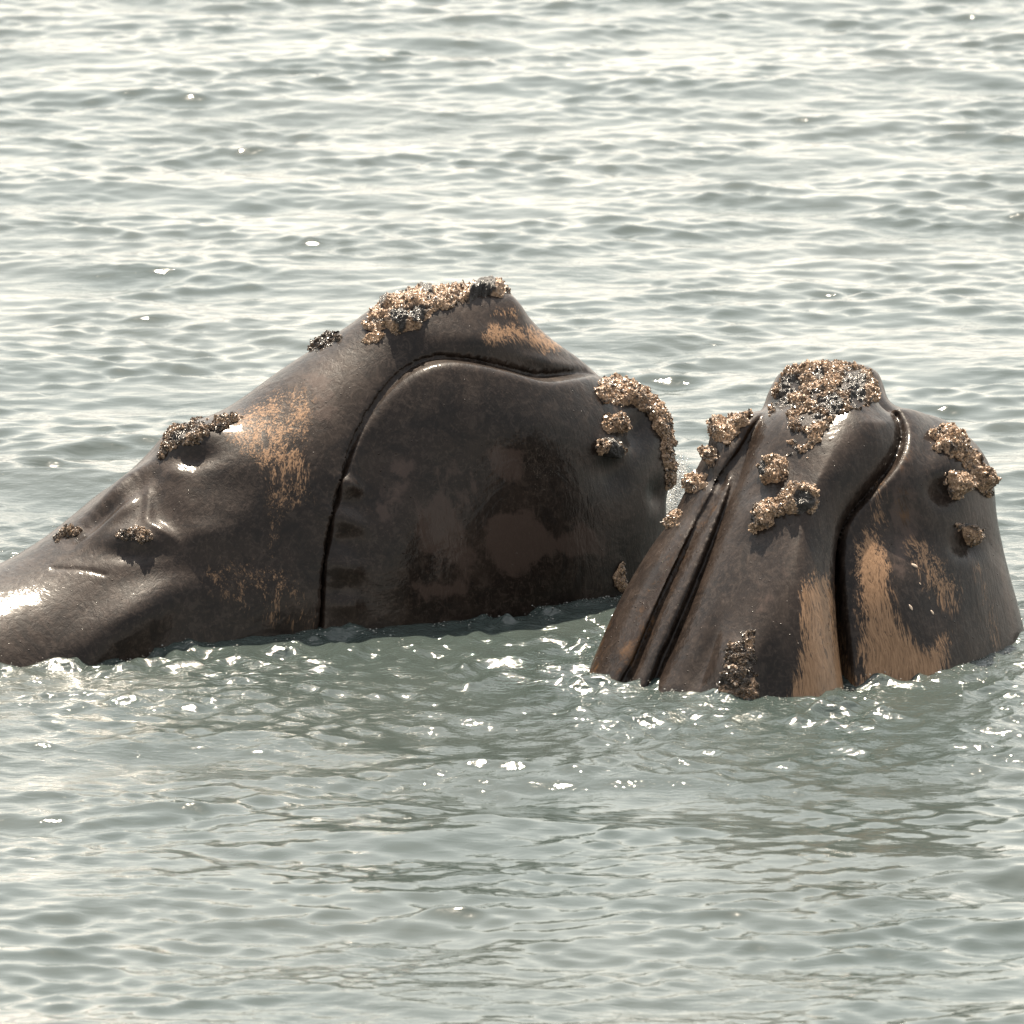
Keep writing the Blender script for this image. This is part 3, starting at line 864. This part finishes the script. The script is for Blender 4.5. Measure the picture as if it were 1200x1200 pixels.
def sea():
    xs = graded(-8.0, 8.0, 0.032, 9000, 1.22)
    ys = [63.0]
    while ys[-1] < 118: ys.append(ys[-1] + max(0.032, 0.00047 * ys[-1]))
    core = np.array(ys)
    def ext(s, lim):
        out, x = [], 0.0
        while x < lim: s *= 1.22; x += s; out.append(x)
        return np.array(out)
    ys = np.concatenate([core[0] - ext(0.028, 9000)[::-1], core, core[-1] + ext(0.075, 9000)])
    X, Y = np.meshgrid(xs, ys, indexing='ij')
    X = X.astype(np.float32); Y = Y.astype(np.float32)
    fade = (np.clip(1 - (np.abs(X) - 9) / 25, 0, 1) * np.clip(1 - (Y - 118) / 60, 0, 1) * np.clip(1 - (62 - Y) / 25, 0, 1)).astype(np.float32)
    core_m = fade > 0
    ci = np.nonzero(core_m.any(1))[0]; cj = np.nonzero(core_m.any(0))[0]
    sl = (slice(ci[0], ci[-1] + 1), slice(cj[0], cj[-1] + 1))
    x, y, fd = X[sl], Y[sl], fade[sl]
    z = np.zeros_like(x); dx = np.zeros_like(x); dy = np.zeros_like(x)
    rg = np.random.default_rng(11)
    def waves(n, l0, l1, slope, spread, mean=-1.45, mod=None, sharp=0.7):
        nonlocal z, dx, dy
        zz = np.zeros_like(x); ddx = np.zeros_like(x); ddy = np.zeros_like(x)
        for i in range(n):
            lam = math.exp(rg.uniform(math.log(l0), math.log(l1)))
            k = 2 * math.pi / lam
            a = slope / k * math.sqrt(2.0 / n) * rg.uniform(0.6, 1.4)
            th = mean + rg.normal(0, spread)
            cx, cy = math.cos(th), math.sin(th)
            ph = (k * (cx * x + cy * y) + rg.uniform(0, 6.283)).astype(np.float32)
            s, c = np.sin(ph), np.cos(ph)
            zz += a * c; ddx -= a * cx * s * sharp; ddy -= a * cy * s * sharp
        m = fd if mod is None else fd * mod
        z += zz * m; dx += ddx * m; dy += ddy * m
    def lowfreq(l, seed, lo, hi):
        r2 = np.random.default_rng(seed)
        g = np.zeros_like(x)
        for i in range(9):
            th = r2.uniform(0, 6.28); k = 6.28 / (l * r2.uniform(0.6, 1.6))
            g += np.sin(k * (math.cos(th) * x + math.sin(th) * y) + r2.uniform(0, 6.28)).astype(np.float32)
        return lo + (hi - lo) * sstep(-2.2, 2.2, g)
    # calmer slick and choppier water next to the animals
    near = np.full(x.shape, 9.0, np.float32)
    pts = []
    for data in (W1, W2):
        Wp = data[4]
        k = np.nonzero(np.abs(Wp[:, 2]) < 0.03)[0][::3]
        pts += [tuple(Wp[i]) for i in k]
    kd = KDTree(len(pts))
    for i, p in enumerate(pts): kd.insert((p[0], p[1], 0), i)
    kd.balance()
    box = np.argwhere((x > -5.2) & (x < 4.8) & (y > 74.3) & (y < 84.8))
    for i, j in box:
        near[i, j] = kd.find((float(x[i, j]), float(y[i, j]), 0))[2]
    stir = np.exp(-near / 1.9).astype(np.float32)
    slick = (1 - 0.15 * np.exp(-((near - 0.9) / 1.0) ** 2)).astype(np.float32)
    waves(14, 3.0, 8.0, 0.028, 0.45)
    waves(60, 0.6, 2.2, 0.068, 0.50, mod=lowfreq(5, 3, 0.6, 1.25) * slick)
    waves(110, 0.18, 0.65, 0.115, 0.55, mod=lowfreq(2.6, 5, 0.5, 1.35) * slick, sharp=0.9)
    waves(60, 0.13, 0.28, 0.050, 0.7, mod=lowfreq(1.4, 8, 0.3, 1.5) * slick)
    waves(80, 0.11, 0.5, 0.40, 1.6, mod=stir * lowfreq(1.1, 21, 0.3, 1.35), sharp=0.5)
    z -= (0.10 * np.exp(-((x + 3.2) / 1.0) ** 2 - ((y - 78.1) / 1.0) ** 2)).astype(np.float32)
    z += 0.03 * np.exp(-near / 0.10) * fd
    Z = np.zeros_like(X); Z[sl] = z; X[sl] += dx; Y[sl] += dy
    RP = np.zeros_like(X); RP[sl] = stir
    nx, ny = X.shape
    V = np.stack([X.ravel(), Y.ravel(), Z.ravel()], 1)
    i = np.arange(nx - 1)[:, None] * ny + np.arange(ny - 1)[None]
    Q = np.stack([i, i + ny, i + ny + 1, i + 1], -1).reshape(-1, 4)
    me = make_mesh('sea_water', V, Q)
    set_attr(me, 'ripple', RP.ravel())
    o = link('sea_water', me, M_WATER)
    o['kind'] = 'structure'
    o['label'] = 'pale grey green choppy sea surface'
    # film of bubbles and drops where the water runs off the skin
    rg = np.random.default_rng(3)
    cand = np.argwhere((near < 0.5) & (rg.random(near.shape) < 0.55 * np.exp(-near / 0.10) * lowfreq(0.5, 31, 0.05, 1.0)))
    hemi = [(0, 0, 1)] + [(math.cos(a) * math.sin(t), math.sin(a) * math.sin(t), math.cos(t)) for t in (0.8, 1.7) for a in np.arange(6) * math.pi / 3]
    hf = [(0, 1 + k, 1 + (k + 1) % 6) for k in range(6)] + [(1 + k, 7 + k, 7 + (k + 1) % 6) for k in range(6)] + [(1 + k, 7 + (k + 1) % 6, 1 + (k + 1) % 6) for k in range(6)]
    hemi = np.array(hemi); VV, FF = [], []
    Xc, Yc = X[sl], Y[sl]
    for i, j in cand:
        for _ in range(3):
            r = 0.002 + 0.005 * rg.random() ** 3
            p = np.array([Xc[i, j] + rg.normal(0, 0.03), Yc[i, j] + rg.normal(0, 0.05), z[i, j] + 0.001])
            FF += [tuple(len(VV) * 13 + k for k in f) for f in hf]
            VV.append(p + hemi * r * np.array([1.3, 1.3, 0.8]))
    m, nt, b = new_mat('foam_bubbles')
    b.inputs['Base Color'].default_value = (0.16, 0.16, 0.15, 1); b.inputs['Roughness'].default_value = 0.12; b.inputs['IOR'].default_value = 1.33
    fo = link('foam', make_mesh('foam', np.concatenate(VV), np.array(FF)), m)
    fo['kind'] = 'stuff'; fo['label'] = 'thin line of bubbles where the sea meets the whales'; fo['category'] = 'foam'
    return o
sea()

# ------------------------------------------------------------------ spray thrown up behind the first whale's chin
def spray():
    m, nt, b = new_mat('spray_drops')
    b.inputs['Base Color'].default_value = (0.78, 0.80, 0.80, 1)
    b.inputs['Roughness'].default_value = 0.15
    b.inputs['Transmission Weight'].default_value = 0.5
    b.inputs['IOR'].default_value = 1.33
    ico = [(0, 0, 1), (1, 0, 0), (0, 1, 0), (-1, 0, 0), (0, -1, 0), (0, 0, -1)]
    fc = [(0, 1, 2), (0, 2, 3), (0, 3, 4), (0, 4, 1), (5, 2, 1), (5, 3, 2), (5, 4, 3), (5, 1, 4)]
    path = spline([(776, 720), (776, 660), (779, 610), (790, 575), (798, 545)], 8, closed=False)
    VV, FF = [], []
    rg = np.random.default_rng(5)
    for i in range(6500):
        t = rg.uniform(0, 1) ** 0.9
        p = path[int(t * (len(path) - 1))]
        x = p[0] + rg.normal(0, 4 + 4 * (1 - t)) + abs(rg.normal(0, 5 * (1 - t) + 2)); y = p[1] + rg.normal(0, 8)
        q = C0 + ray(x, y) * ((81.65 + rg.normal(0, 0.12)) / ray(x, y)[1])
        if q[2] < 0: continue
        r = 0.0025 + 0.0045 * rg.random() ** 3
        bse = len(VV)
        VV += [(q + np.array(c) * r) for c in ico]
        FF += [tuple(bse + k for k in f) for f in fc]
    o = link('splash', make_mesh('splash', np.array(VV), np.array(FF)), m)
    o['kind'] = 'stuff'
    o['label'] = 'white spray rising behind the chin of the dark whale'
    o['category'] = 'splash'
spray()
